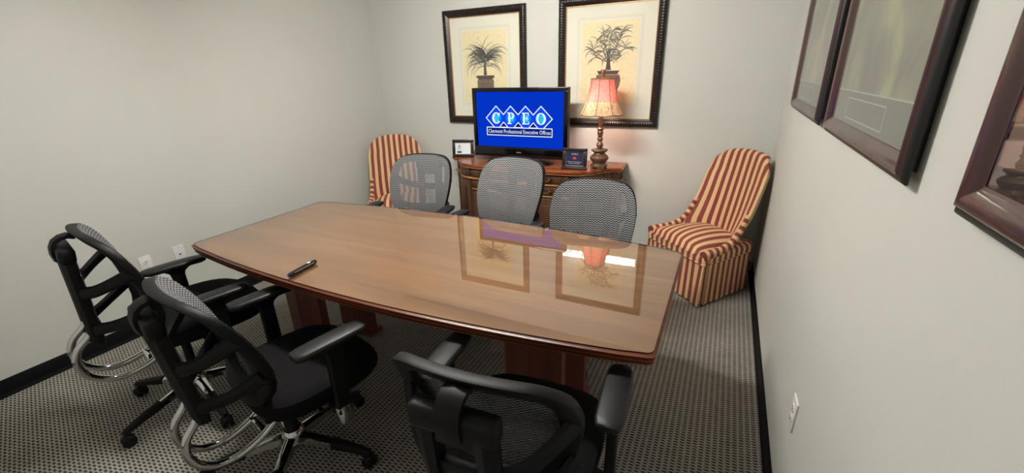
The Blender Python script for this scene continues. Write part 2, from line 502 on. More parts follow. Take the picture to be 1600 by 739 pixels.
# moulded edge: three reeds
g = G(); zt, zb = TZ - 0.0075, TZ - 0.053
rings = [ringz(0.02, zb)]
for k in range(3):
    z0 = zb + (zt - zb) * k / 3; h = (zt - zb) / 3
    ins0 = 0.008 - 0.003 * k
    for a, d in ((0.02, ins0 + 0.011), (0.24, ins0 + 0.010), (0.36, ins0 + 0.001), (0.55, ins0 - 0.0035), (0.80, ins0 - 0.0035), (0.96, ins0 + 0.002)):
        rings.append(ringz(d - 0.004, z0 + h * a))
rings.append(ringz(0.02, zt))
ed = g.loft(rings, True, False).go('edge_moulding', 'edge', tb)
one_face(G().loft([ringz(0.004, TZ - 0.0062), ringz(0.004, TZ)], True, True).go('glass_sheet', 'glass', tb, False), (0, 0, 1))
G().loft([ringz(0.0035, TZ - 0.0058), ringz(0.0035, TZ - 0.0006)], True, False).go('glass_rim', 'glassedge', tb)
for sx in (-1, 1):
    for yy, sgn in ((-0.20, -1), (0.15, 1)):
        cx = sx * 0.695
        col = empty('pedestal_leg', (0, 0, 0)); col.parent = tb
        for s in (-1, 1):
            # two slightly angled boards meeting in a seam
            a = [(cx, yy + sgn * 0.045), (cx + s * 0.128, yy + sgn * 0.018), (cx + s * 0.128, yy - sgn * 0.03), (cx, yy - sgn * 0.03)]
            a = [(x + s * 0.0012, y) for x, y in a]
            G().prism(a, 0.03, TZ - 0.044).go('leg_panel', 'leg', col, False)
        G().box((cx, yy, 0.015), (0.28, 0.11, 0.03), 0.006).go('foot', 'leg', col)

# ------------------------------------------------------------------ office chairs
def se_ring(hx, y0, y1, z, n=36, e=3.6, front_drop=0.0):
    cy, hy = (y0 + y1) / 2, (y1 - y0) / 2; out = []
    for j in range(n):
        a = 2 * PI * j / n; c, s = math.cos(a), math.sin(a)
        x = hx * math.copysign(abs(c) ** (2 / e), c); y = cy + hy * math.copysign(abs(s) ** (2 / e), s)
        dz = -front_drop * max(0, (y - cy) / hy) ** 2 if hy else 0
        out.append((x, y, z + dz))
    return out
YC = [(0.42, -0.245), (0.46, -0.232), (0.50, -0.222), (0.55, -0.222), (0.62, -0.238), (0.70, -0.268), (0.78, -0.302), (0.86, -0.340), (0.94, -0.385)]
def by(x, z): return interp(YC, z) + 0.75 * x * x
half = [(0.0, 0.936), (0.10, 0.933), (0.172, 0.920), (0.222, 0.880), (0.243, 0.81), (0.244, 0.73), (0.230, 0.64), (0.208, 0.55), (0.184, 0.482), (0.145, 0.445), (0.06, 0.434)]
outl = [(x, 0, z) for x, z in half] + [(0, 0, 0.433)] + [(-x, 0, z) for x, z in half[:0:-1]]
OUT = [(p.x, p.z) for p in crom(outl, 4, True)]
def make_chair():
    t = empty('office_chair', (0, 0, 0))
    hubx, huby = 0.0, -0.11
    G().lathe([(0.001, 0.075), (0.045, 0.075), (0.05, 0.10), (0.045, 0.14), (0.034, 0.155), (0.001, 0.155)], (hubx, huby, 0), 20).go('base_hub', 'chrome', t)
    for k in range(5):
        a = 2 * PI * k / 5 + PI / 2
        M = Matrix.Translation((hubx, huby, 0)) @ Matrix.Rotation(a, 4, 'Z')
        def sec(r, z, w, h):
            return [M @ Vector((r, w * c, z + h * s)) for c, s in ((-1, -0.6), (-0.8, 0.6), (-0.3, 1), (0.3, 1), (0.8, 0.6), (1, -0.6), (0.5, -1), (-0.5, -1))]
        sp = G().loft([sec(0.02, 0.115, 0.030, 0.024), sec(0.10, 0.112, 0.025, 0.020), sec(0.20, 0.100, 0.020, 0.016), sec(0.23, 0.096, 0.018, 0.014)]).go('spoke', 'chrome', t)
        G().loft([sec(0.185, 0.103, 0.024, 0.020), sec(0.25, 0.094, 0.022, 0.019), sec(0.33, 0.079, 0.018, 0.014), sec(0.352, 0.072, 0.012, 0.010)]).go('spoke_cap', 'black', sp)
        ca = G()
        cw = M @ Vector((0.34, 0, 0.027)); d = M.to_3x3() @ Vector((0.25, 1, 0)).normalized()
        for s in (-1, 1):
            ax = cw + d * (0.015 * s)
            f = G().lathe([(0.0005, -0.009), (0.022, -0.009), (0.027, -0.005), (0.027, 0.005), (0.022, 0.009), (0.0005, 0.009)], n=18)
            q = Vector((0, 0, 1)).rotation_difference(d).to_matrix().to_4x4()
            ca.add(f.v, f.f, Matrix.Translation(ax) @ q)
        ca.tube([cw + Vector((0, 0, 0.005)), cw + Vector((0, 0, 0.05))], 0.008, 8)
        ca.sphere(cw + Vector((0, 0, 0.012)), 0.024, 8, (1, 1, 0.9))
        ca.go('caster', 'black', t)
    G().lathe([(0.001, 0.14), (0.028, 0.14), (0.028, 0.22), (0.02, 0.225), (0.02, 0.46), (0.001, 0.46)], (hubx, huby, 0), 18).go('gas_cylinder', 'black', t)
    # --- upper body
    G().box((0, -0.09, 0.328), (0.17, 0.26, 0.07), 0.015).box((0.15, -0.06, 0.335), (0.16, 0.016, 0.012), 0.004).go('tilt_mechanism', 'black', t)
    seat = G().loft([se_ring(0.20, -0.20, 0.19, 0.36), se_ring(0.238, -0.235, 0.235, 0.366), se_ring(0.252, -0.248, 0.252, 0.388, front_drop=0.006),
                     se_ring(0.256, -0.25, 0.256, 0.415, front_drop=0.012), se_ring(0.250, -0.246, 0.25, 0.440, front_drop=0.018),
                     se_ring(0.228, -0.225, 0.226, 0.458, front_drop=0.02), se_ring(0.18, -0.18, 0.18, 0.466, front_drop=0.012), se_ring(0.09, -0.09, 0.09, 0.464), se_ring(0.01, -0.01, 0.01, 0.463)])
    seat.go('seat', 'fabric', t)
    for s in (-1, 1):
        p = crom([(s * 0.062, -0.392, 0.50), (s * 0.062, -0.410, 0.455), (s * 0.062, -0.450, 0.405), (s * 0.062, -0.462, 0.345), (s * 0.062, -0.438, 0.28), (s * 0.062, -0.385, 0.238), (s * 0.062, -0.31, 0.228), (s * 0.062, -0.22, 0.258), (s * 0.062, -0.15, 0.31)], 5)
        G().tube(p, 0.0145, 12, up=(1, 0, 0)).go('support_tube', 'chrome', t)
    G().box((0, -0.225, 0.262), (0.135, 0.022, 0.012), 0.004).go('tube_crossbar', 'chrome', t)
    # frame of the back: thick moulded ring behind the mesh
    cx, cz = 0.0, 0.69
    n = len(OUT); rings = []
    for i in range(n):
        x, z = OUT[i]; xa, za = OUT[i - 1]; xb, zb2 = OUT[(i + 1) % n]
        tx, tz = xb - xa, zb2 - za; L = math.hypot(tx, tz); nx, nz = tz / L, -tx / L
        if nx * (cx - x) + nz * (cz - z) < 0: nx, nz = -nx, -nz
        wd = interp([(0.43, 0.074), (0.56, 0.074), (0.74, 0.054), (0.95, 0.052)], z)
        sec = []
        for o, d in ((0.0, 0.006), (0.003, 0.010), (wd - 0.005, 0.006), (wd, 0.001), (wd, -0.012), (wd - 0.004, -0.018), (0.006, -0.027), (0.001, -0.024), (-0.001, -0.018)):
            px, pz = x + nx * o, z + nz * o
            sec.append((px, by(px, pz) + d, pz))
        rings.append(sec)
    rings.append(rings[0])
    G().loft(rings, True, False).go('backrest_frame', 'black', t, angle=0.75)
    # the knitted panel drawn over the ring
    v, f = [], []; R = 9
    for k in range(R + 1):
        s = k / R
        for x, z in OUT:
            px, pz = cx + (x - cx) * s, cz + (z - cz) * s
            v.append((px * 0.985, by(px, pz) + 0.0125, cz + (pz - cz) * 0.985))
    for k in range(R):
        for j in range(n):
            j2 = (j + 1) % n
            if k == 0: f.append((0 + j, n + j, n + j2)) if False else f.append((j, j2, n + j2, n + j))
            else: f.append((k * n + j, k * n + j2, (k + 1) * n + j2, (k + 1) * n + j))
    link('backrest_mesh', v, f, 'mesh', t)
    # rear support: grip block, two rails, cross pieces, foot
    g = G()
    def sy(z): return interp([(0.44, -0.385), (0.62, -0.402), (0.88, -0.430)], z)
    for s in (-1, 1):
        r2 = []
        for z, xi, xo, th in ((0.45, 0.045, 0.092, 0.022), (0.55, 0.052, 0.094, 0.022), (0.70, 0.055, 0.096, 0.022), (0.80, 0.050, 0.098, 0.022), (0.85, 0.045, 0.098, 0.018)):
            y = sy(z)
            r2.append([(s * xi, y - th, z), (s * (xi + xo) / 2, y - th * 1.25, z), (s * xo, y - th * 0.7, z), (s * (xo + 0.003), y, z), (s * xo, y + th * 0.7, z), (s * xi, y + th, z)])
        g.loft(r2)
    g.box((0, sy(0.845) - 0.002, 0.846), (0.215, 0.052, 0.062), 0.014, None, 3)
    g.box((0, sy(0.80), 0.805), (0.12, 0.034, 0.06), 0.008)
    g.box((0, sy(0.68), 0.680), (0.125, 0.026, 0.050), 0.008, Matrix.Rotation(0.1, 4, 'X'))
    g.box((0, sy(0.49), 0.495), (0.17, 0.044, 0.100), 0.012)
    g.go('spine', 'black', t)
    # strap bending from the block up to the top rail
    rings = []
    for y, z, w in ((-0.450, 0.815, 0.031), (-0.458, 0.845, 0.031), (-0.458, 0.872, 0.031), (-0.450, 0.893, 0.030), (-0.432, 0.908, 0.030), (-0.410, 0.914, 0.030), (-0.388, 0.908, 0.031)):
        rings.append((y, z, w))
    rr = []
    for i, (y, z, w) in enumerate(rings):
        a, b = rings[max(0, i - 1)], rings[min(len(rings) - 1, i + 1)]
        ty, tz = b[0] - a[0], b[1] - a[1]; L = math.hypot(ty, tz); ny, nz = -tz / L * 0.009, ty / L * 0.009
        rr.append([(-w, y + ny * 0.6, z + nz * 0.6), (0, y + ny * 1.2, z + nz * 1.2), (w, y + ny * 0.6, z + nz * 0.6), (w, y - ny, z - nz), (-w, y - ny, z - nz)])
    G().loft(rr).go('spine_strap', 'black', t)
    for s in (-1, 1):
        for pts in ([(0.09, -0.405, 0.685), (0.14, -0.375, 0.700), (0.19, -0.325, 0.735), (0.232, -0.268, 0.775)],
                    [(0.085, -0.39, 0.515), (0.13, -0.345, 0.530), (0.18, -0.285, 0.560), (0.220, -0.222, 0.600)]):
            p = crom([(s * x, y, z) for x, y, z in pts], 4)
            G().tube(p, [0.023 - 0.004 * math.sin(PI * i / (len(p) - 1)) for i in range(len(p))], 8, (0.75, 1.25)).go('spine_arm', 'black', t)
    # armrests
    for s in (-1, 1):
        x = s * 0.285
        po = G()
        po.loft([[(x + a * 0.015, 0.0 + b * 0.030, z) for a, b in ((-1, -0.8), (-0.6, -1), (0.6, -1), (1, -0.8), (1, 0.8), (0.6, 1), (-0.6, 1), (-1, 0.8))] for z in (0.33, 0.60)])
        po.loft([[(x + a * 0.014 * e, 0.0 + b * 0.029 * w, z) for a, b in ((-1, -0.8), (-0.6, -1), (0.6, -1), (1, -0.8), (1, 0.8), (0.6, 1), (-0.6, 1), (-1, 0.8))] for z, w, e in ((0.595, 1, 1), (0.615, 1.25, 1.1), (0.63, 1.9, 1.5), (0.638, 2.6, 1.8))])
        post = po.go('arm_post', 'black', t)
        so = G().loft([[(x + 0.018 * e * math.cos(2 * PI * j / 16), 0.034 * e * math.sin(2 * PI * j / 16), z) for j in range(16)] for z, e in ((0.278, 0.85), (0.285, 0.95), (0.355, 1.06), (0.36, 1.0))])
        so.go('arm_socket', 'chrome', post)
        G().tube([(x, 0, 0.287), (s * 0.25, 0, 0.318), (s * 0.19, 0, 0.352), (s * 0.08, 0, 0.355)], 0.02, 8, (1.3, 0.6)).go('arm_bracket', 'black', post)
        rings = []
        for y, w, dz in ((-0.142, 0.024, -0.004), (-0.136, 0.034, -0.002), (-0.11, 0.040, 0.0), (-0.03, 0.043, 0.002), (0.06, 0.043, 0.002), (0.11, 0.039, 0.0), (0.132, 0.031, -0.003), (0.138, 0.022, -0.005)):
            e = min(1.0, (0.03 + abs(0.142 - abs(y))) / 0.05)
            zt, zb2 = 0.667 + dz, 0.667 + dz - 0.030 * e
            rings.append([(x + w * c, y, zb2 + (zt - zb2) * h) for c, h in ((-0.7, 0), (-0.95, 0.3), (-1, 0.62), (-0.9, 0.9), (-0.75, 1), (0, 1.04), (0.75, 1), (0.9, 0.9), (1, 0.62), (0.95, 0.3), (0.7, 0))])
        G().loft(rings).go('arm_pad', 'pad', t, angle=0.9)
    return t
UPPER = ('tilt_mechanism', 'seat', 'support_tube', 'tube_crossbar', 'backrest_frame', 'backrest_mesh', 'spine', 'spine_strap', 'spine_arm')
proto = make_chair()
CHAIRS = [
    ((1.010, -2.610), -13, 0.070, -0.015, 54, 'black mesh-back office chair nearest the left wall, seen from behind'),
    ((1.800, -2.660), -13, 0.0, 0.0, 10, 'black mesh-back office chair second from the left wall on the near side of the table'),
    ((2.805, -2.610), 4, 0.012, 0.005, 0, 'black mesh-back office chair nearest the camera at the bottom of the photo'),
    ((1.332, -1.375), 190, 0.062, 0.018, 20, 'grey mesh office chair in front of the left striped chair, its back see-through'),
    ((2.018, -1.400), 175, 0.085, 0.018, 23, 'grey mesh office chair in the middle of the far side, backed by the sideboard'),
    ((2.695, -1.575), 190, 0.025, 0.0, 5, 'grey mesh office chair on the far side nearest the right striped chair'),
]
for i, ((x, y), h, up, ua, spin, lab) in enumerate(CHAIRS):
    o = proto if i == 0 else copy_tree(proto)
    CHAIRS[i] = (o, up, ua, spin)
    o.location = (x, y, 0); o.rotation_euler = (0, 0, math.radians(h))
    tag(o, lab, 'office chair', 'mesh office chairs around the conference table')
for o, up, ua, spin in CHAIRS:
    for ch in o.children:
        nm = ch.name.split('.')[0]
        if nm in UPPER:
            ch.location.z += up + (0.03 if o is proto and nm in ('support_tube', 'tube_crossbar') else 0.0)
            if o is proto and nm not in ('tilt_mechanism', 'seat'):      # this back is set more upright
                a = math.radians(-7.5); ch.rotation_euler.x = a
                ch.location.y += -0.40 - (math.cos(a) * -0.40 - math.sin(a) * 0.68) + 0.025
                ch.location.z += 0.68 - (math.sin(a) * -0.40 + math.cos(a) * 0.68)
        elif nm in ('arm_post', 'arm_pad'): ch.location.z += ua
        elif nm in ('base_hub', 'spoke', 'caster'):
            a = math.radians(spin); c, s = math.cos(a), math.sin(a)
            hx, hy = 0.0, -0.11
            ch.rotation_euler.z = a
            ch.location.x += hx - (c * hx - s * hy); ch.location.y += hy - (s * hx + c * hy)

# ------------------------------------------------------------------ striped slipper chairs
def make_slipper():
    t = empty('slipper_chair', (0, 0, 0))
    YF, YR, HF, HR = 0.27, -0.24, 0.305, 0.215
    def footprint(k=1.0, ins=0.0, n=20, r=0.03):
        c = [(-HF + ins, YF - ins), (HF - ins, YF - ins), (HR - ins, YR + ins), (-HR + ins, YR + ins)]
        pts = []
        for i in range(4):
            p0, p, p1 = Vector(c[i - 1]), Vector(c[i]), Vector(c[(i + 1) % 4])
            a = p + (p0 - p).normalized() * r; b = p + (p1 - p).normalized() * r
            for j in range(5):
                s = j / 4; pts.append((1 - s) ** 2 * a + 2 * s * (1 - s) * p + s * s * b)
            q0 = b; q1 = Vector(c[(i + 1) % 4]) + (p - Vector(c[(i + 1) % 4])).normalized() * r
            for j in range(1, n): pts.append(q0 + (q1 - q0) * j / n)
        return [(p.x * k, p.y * k) for p in pts]
    def ring_uv(fp):
        acc = [0]
        for a, b in zip(fp, fp[1:]): acc.append(acc[-1] + math.hypot(b[0] - a[0], b[1] - a[1]))
        return acc
    # skirt with soft folds and inverted pleats at the front corners
    fp = footprint(); ac = ring_uv(fp); v, uv, f = [], [], []; n = len(fp)
    rows = [(0.315, 0.0, 1.0), (0.20, 0.35, 1.008), (0.10, 0.7, 1.018), (0.012, 1.0, 1.03)]
    for z, am, k in rows:
        for j, (x, y) in enumerate(fp):
            w = 1 + 0.010 * am * math.sin(ac[j] * 38) + 0.006 * am * math.sin(ac[j] * 91 + 1)
            for cxs in (-1, 1):
                d = math.hypot(x - cxs * HF, y - YF)
                if d < 0.05: w -= 0.09 * am * (1 - d / 0.05)
            v.append((x * k * w, y * k * w, z)); uv.append((ac[j], z))
    for i in range(len(rows) - 1):
        for j in range(n - 1): f.append((i * n + j, i * n + j + 1, (i + 1) * n + j + 1, (i + 1) * n + j))
        f.append((i * n + n - 1, i * n, (i + 1) * n, (i + 1) * n + n - 1))
    sk = link('skirt', v, f, 'stripe', t, uv=uv)
    for s in (-1, 1):
        # flap of the pleat, lying over the corner
        pv = [(s * (HF - 0.055), YF + 0.004, 0.312), (s * (HF + 0.002), YF + 0.004, 0.312), (s * (HF + 0.012), YF + 0.022, 0.012), (s * (HF - 0.075), YF + 0.016, 0.012)]
        pv += [(x, y - 0.008, z) for x, y, z in pv]
        link('pleat', pv, [(0, 1, 2, 3), (7, 6, 5, 4), (0, 4, 5, 1), (1, 5, 6, 2), (2, 6, 7, 3), (3, 7, 4, 0)], 'stripe', sk, uv=[(p[0], p[2]) for p in pv])
    # upholstered rail above the skirt
    v, uv, f = [], [], []
    rows = [(0.29, 0.02), (0.305, -0.002), (0.32, -0.006), (0.345, -0.008), (0.37, -0.002), (0.385, 0.015), (0.388, 0.06)]
    for z, ins in rows:
        q = footprint(1.0, ins)
        for j, (x, y) in enumerate(q): v.append((x, y, z)); uv.append((ac[j], z))
    for i in range(len(rows) - 1):
        for j in range(n):
            k = (j + 1) % n; f.append((i * n + j, i * n + k, (i + 1) * n + k, (i + 1) * n + j))
    f.append(tuple((len(rows) - 1) * n + j for j in range(n)))
    link('seat_rail', v, f, 'stripe', t, uv=uv)
    wl = [(x * 1.006, y * 1.006, 0.316) for x, y in footprint(1.0, -0.004)]
    g = G().tube(wl, 0.006, 6, close=True)
    g.go('welt_cord', 'stripe', t, uv=[(ac[min(i // 6, n - 1)], 0) for i in range(len(g.v))])
    # domed cushion
    v, uv, f = [], [], []; NX, NY = 28, 22
    for iy in range(NY + 1):
        for ix in range(NX + 1):
            a, b = -1 + 2 * ix / NX, iy / NY
            y = -0.17 + (YF + 0.012 + 0.17) * b
            hw = HR + 0.0 + (HF - HR - 0.025) * b
            ea = 1 - abs(a) ** 5; eb = 1 - abs(2 * b - 1) ** 6
            z = 0.365 + 0.045 * (max(0, ea) * max(0, eb)) ** 0.35 + 0.055 * (1 - a * a) * (1 - (2 * b - 1) ** 2) ** 0.6
            rb = 1 - 0.04 * abs(a) ** 6
            v.append((a * hw, y * 1.0 - (1 - rb) * (b - 0.5) * 0.5, z)); uv.append((a * hw * 1.0 + 0.0, y))
    for iy in range(NY):
        for ix in range(NX):
            q = iy * (NX + 1) + ix; f.append((q, q + 1, q + NX + 2, q + NX + 1))
    link('seat_cushion', v, f, 'stripe', t, uv=uv, angle=2.0)
    # scooped back
    WZ = [(0.36, 0.235), (0.45, 0.255), (0.55, 0.262), (0.68, 0.258), (0.80, 0.256), (0.87, 0.248), (0.92, 0.226), (0.955, 0.195), (0.98, 0.152), (0.994, 0.10), (1.0, 0.04)]
    YR2 = [(0.36, -0.16), (0.5, -0.185), (0.7, -0.225), (0.85, -0.255), (1.0, -0.285)]
    WR = [(0.36, 0.20), (0.46, 0.17), (0.55, 0.115), (0.65, 0.085), (0.8, 0.065), (0.92, 0.04), (1.0, 0.0)]
    zs = [0.36, 0.41, 0.46, 0.51, 0.56, 0.62, 0.68, 0.74, 0.80, 0.85, 0.89, 0.92, 0.94, 0.958, 0.972, 0.984, 0.993, 1.0]
    NX = 24; v, uv, f = [], [], []
    def pt(a, z, side):
        w = interp(WZ, z); e = 1 - abs(a) ** 8
        th = 0.060 * max(0.0, e) ** 0.5 * min(1.0, (1.0 - z) / 0.03 + 0.25)
        y = interp(YR2, z) + interp(WR, z) * abs(a) ** 2.2
        if side == 0: return (a * w, y + 0.35 * th, z)
        return (a * (w + 0.004), y - th, z)
    for side in (0, 1):
        for z in zs:
            for ix in range(NX + 1):
                a = -1 + 2 * ix / NX
                q = pt(a, z, side); v.append(q); uv.append((q[0] * 0.256 / (interp(WZ, z) if z < 0.85 else 0.2495), z))
    m = NX + 1; off = len(zs) * m
    for i in range(len(zs) - 1):
        for ix in range(NX):
            q = i * m + ix
            f.append((q, q + 1, q + m + 1, q + m)); f.append((off + q, off + q + m, off + q + m + 1, off + q + 1))
        f.append((i * m, i * m + m, off + i * m + m, off + i * m)); f.append((i * m + NX, off + i * m + NX, off + (i + 1) * m + NX, (i + 1) * m + NX))
    tp = (len(zs) - 1) * m
    for ix in range(NX): f.append((tp + ix, tp + ix + 1, off + tp + ix + 1, off + tp + ix)); f.append((ix, off + ix, off + ix + 1, ix + 1))
    link('backrest', v, f, 'stripe', t, uv=uv, angle=1.1)
    # low sloping arms that run into the back
    for s in (-1, 1):
        path = [(0.283, 0.272, 0.372), (0.282, 0.22, 0.378), (0.274, 0.14, 0.385), (0.264, 0.06, 0.402), (0.257, 0.0, 0.432), (0.252, -0.04, 0.475), (0.250, -0.075, 0.53), (0.247, -0.11, 0.60)]
        path = [(s * p.x, p.y, p.z) for p in crom(path, 4)]
        g = G().tube(path, [0.032 - 0.014 * (i / (len(path) - 1)) for i in range(len(path))], 12, (0.9, 1.15))
        L = [0]
        for a, b in zip(path, path[1:]): L.append(L[-1] + (Vector(b) - Vector(a)).length)
        g.go('arm_roll', 'stripe', t, uv=[(L[i // 12], 0) for i in range(len(g.v))])
    for sx in (-1, 1):
        for yy in (YF - 0.05, YR + 0.05): G().box((sx * (0.25 if yy > 0 else 0.17), yy, 0.15), (0.035, 0.035, 0.30), 0.004).go('leg', 'leg', t)
    return t
sl = make_slipper()
def place_slipper(o, cx, cy, facing_deg, label):
    o.location = (cx, cy, 0); o.rotation_euler = (0, 0, math.radians(facing_deg - 90))
    tag(o, label, 'chair', 'striped slipper chairs in the back corners')
place_slipper(sl, 3.245, -0.335, 225, 'red and gold striped skirted slipper chair in the right back corner')
place_slipper(copy_tree(sl), 0.425, -0.405, -54, 'red and gold striped slipper chair in the left back corner behind an office chair')

# ------------------------------------------------------------------ sideboard
SX = 1.78
DEP = [(-0.80, 0.215), (-0.755, 0.225), (-0.71, 0.255), (-0.66, 0.325), (-0.60, 0.41), (-0.53, 0.465), (-0.45, 0.487), (-0.36, 0.497), (-0.18, 0.508), (0.0, 0.512)]
DEP = DEP + [(-x, d) for x, d in DEP[-2::-1]]
def sdep(x): return interp(DEP, x)
def souter(off=0.0, n=64):
    xs = [-0.80 - off + (1.6 + 2 * off) * i / n for i in range(n + 1)]
    front = [(x, -(sdep(max(-0.8, min(0.8, x))) + off)) for x in xs]
    return front + [(0.80 + off, -0.004), (-0.80 - off, -0.004)]
sb = thing('sideboard', (SX, -0.006, 0), 0, 'dark carved bow-front wooden sideboard under the television', 'sideboard')
def slab(name, mat, off, z0, z1, parent, rnd=0.004):
    q = lambda d, z: [(x, y, z) for x, y in souter(off + d)]
    return G().loft([q(-rnd, z0), q(0, z0 + rnd), q(0, z1 - rnd), q(-rnd, z1)]).go(name, mat, parent)
slab('top', 'sidetop', 0.0, 0.800, 0.825, sb, 0.006)
slab('top_moulding', 'trim', -0.008, 0.786, 0.800, sb)
slab('body', 'side', -0.035, 0.09, 0.788, sb)
slab('frieze_moulding', 'trim', -0.015, 0.690, 0.706, sb, 0.005)
slab('plinth', 'side', -0.020, 0.0, 0.09, sb, 0.006)
def cpanel(name, mat, x0, x1, z0, z1, off, th, parent, n=10):
    v = []
    xs = [x0 + (x1 - x0) * i / n for i in range(n + 1)]
    rings = []
    for x in xs:
        y = -(sdep(x) + off)
        rings.append([(x, y, z0), (x, y - th * 0.7, z0 + 0.002), (x, y - th, z0 + 0.008), (x, y - th, z1 - 0.008), (x, y - th * 0.7, z1 - 0.002), (x, y, z1)])
    return G().loft(rings).go(name, mat, parent)
def pull(x, z, parent):
    y = -(sdep(x) + -0.022) - 0.006
    g = G()
    for s in (-1, 1): g.sphere((x + s * 0.034, y - 0.002, z), 0.008, 8)
    g.tube(crom([(x - 0.034, y - 0.008, z), (x - 0.022, y - 0.014, z - 0.012), (x, y - 0.016, z - 0.016), (x + 0.022, y - 0.014, z - 0.012), (x + 0.034, y - 0.008, z)], 4), 0.0035, 8)
    g.go('pull', 'bronze', parent)
for x0, x1 in ((-0.70, -0.47), (-0.44, 0.44), (0.47, 0.70)):
    d = cpanel('drawer', 'side', x0, x1, 0.712, 0.781, -0.036, 0.012, sb, 14)
    if x1 - x0 > 0.5:
        pull(-0.26, 0.75, d); pull(0.26, 0.75, d)
    else: pull((x0 + x1) / 2, 0.75, d)
d = cpanel('drawer', 'side', -0.44, 0.44, 0.615, 0.684, -0.036, 0.012, sb, 14)
pull(-0.26, 0.652, d); pull(0.26, 0.652, d)
cpanel('drawer_rail', 'trim', -0.45, 0.45, 0.594, 0.610, -0.036, 0.018, sb, 14)
for x0, x1 in ((-0.70, -0.47), (-0.44, -0.005), (0.005, 0.44), (0.47, 0.70)):
    zt = 0.682 if abs(x0 + x1) > 0.9 else 0.588
    d = cpanel('door', 'side', x0, x1, 0.10, zt, -0.036, 0.012, sb, 10)
    cpanel('door_panel', 'side', x0 + 0.06, x1 - 0.06, 0.17, zt - 0.06, -0.026, 0.010, d, 8)
for x in (-0.735, -0.455, 0.455, 0.735):
    g = G()
    for k in range(27): g.sphere((x, -(sdep(x) - 0.035), 0.115 + k * 0.0211), 0.0085, 6)
    g.sphere((x, -(sdep(x) - 0.035), 0.748), 0.014, 8, (1, 0.7, 1.8))
    g.box((x, -(sdep(x) - 0.040), 0.435), (0.012, 0.014, 0.68))
    g.go('beaded_pilaster', 'side', sb)

# ------------------------------------------------------------------ television
SBZ = 0.825
tv = thing('television', (1.714, -0.30, SBZ), 0, 'black flat television showing a blue CPEO screen on the sideboard', 'television')
zb, zt, hw = 0.045, 0.613, 0.433
g = G()
g.box((0, 0.035, (zb + zt) / 2), (2 * hw, 0.05, zt - zb), 0.008)
g.box((0, 0.065, (zb + zt) / 2), (1.5 * hw, 0.05, (zt - zb) * 0.7), 0.02)
g.go('cabinet', 'matte', tv)
sx0, sx1, sz0, sz1 = -0.396, 0.396, 0.132, 0.580
g = G()
g.box2((-hw, 0.0, zb), (hw, 0.014, sz0), 0.004); g.box2((-hw, 0.0, sz1), (hw, 0.014, zt), 0.004)
g.box2((-hw, 0.0, sz0 - 0.004), (sx0, 0.014, sz1 + 0.004), 0.003); g.box2((sx1, 0.0, sz0 - 0.004), (hw, 0.014, sz1 + 0.004), 0.003)
g.go('bezel', 'gloss', tv)
scr = G().box2((sx0, 0.006, sz0), (sx1, 0.012, sz1)).go('screen', 'blue', tv, False)
def flat(name, mat, polys, depth, parent, y0=0.006):
    """flat print on an upright panel facing -y; polys are (x, z) lists"""
    v, f = [], []
    for q in polys:
        b = len(v); v += [(x, y0 - depth, z) for x, z in q]; f.append(tuple(range(b, b + len(q))))
    return link(name, v, f, mat, parent, False)
def stroke(a, b, w):
    dx, dz = b[0] - a[0], b[1] - a[1]; L = math.hypot(dx, dz) or 1; nx, nz = -dz / L * w / 2, dx / L * w / 2
    ex, ez = dx / L * w * 0.35, dz / L * w * 0.35
    return [(a[0] - ex + nx, a[1] - ez + nz), (a[0] - ex - nx, a[1] - ez - nz), (b[0] + ex - nx, b[1] + ez - nz), (b[0] + ex + nx, b[1] + ez + nz)]
def disc(cx, cz, r, n=20, k=1.0): return [(cx + r * math.cos(2 * PI * i / n), cz + r * k * math.sin(2 * PI * i / n)) for i in range(n)]
Xc = [-0.206 + 0.1365 * i for i in range(4)]; Zc, hd, Zban = 0.370, 0.098, 0.293
for i, x in enumerate(Xc):
    z0 = Zc - hd + (Zban - (Zc - hd))
    cut = Zc - Zban
    flat('logo_diamond', 'blue2', [[(x - hd, Zc), (x - hd + cut, Zban), (x + hd - cut, Zban), (x + hd, Zc), (x, Zc + hd)]], 0.0006 + 0.0001 * i, scr)
    flat('logo_halo', 'cyan2', [disc(x, Zc, 0.050)], 0.0012 , scr)
    flat('logo_glow', 'cyan', [disc(x, Zc, 0.030)], 0.0015, scr)
zig = [(Xc[0] - hd + (Zc - Zban), Zban), (Xc[0] - hd, Zc), (Xc[0], Zc + hd)]
for i in range(3):
    m = (Xc[i] + Xc[i + 1]) / 2; zig += [(m, Zc + hd - (m - Xc[i])), (Xc[i + 1], Zc + hd)]
zig += [(Xc[3] + hd, Zc), (Xc[3] + hd - (Zc - Zban), Zban)]
flat('logo_outline', 'scrwhite', [stroke(a, b, 0.008) for a, b in zip(zig, zig[1:])], 0.0020, scr)
tri_f, tri_s = [], []
for i in range(3):
    m = (Xc[i] + Xc[i + 1]) / 2; a = (m, Zc - hd + (m - Xc[i])); l, r = (m - 0.040, Zban + 0.003), (m + 0.040, Zban + 0.003)
    a = (m, Zban + 0.045); tri_f.append([l, r, a]); tri_s += [stroke(l, a, 0.007), stroke(a, r, 0.007), stroke(r, l, 0.007)]
for q in tri_f: flat('logo_triangle', 'navy', [q], 0.0017, scr)
flat('logo_triangle_outline', 'scrwhite', tri_s, 0.0020, scr)
bx0, bx1, bz0, bz1 = -0.300, 0.300, 0.228, Zban
flat('banner', 'navy', [[(bx0, bz0), (bx1, bz0), (bx1, bz1), (bx0, bz1)]], 0.0017, scr)
cs = [(bx0, bz0), (bx1, bz0), (bx1, bz1), (bx0, bz1)]
flat('banner_outline', 'scrwhite', [stroke(cs[i], cs[(i + 1) % 4], 0.007) for i in range(4)], 0.0020, scr)
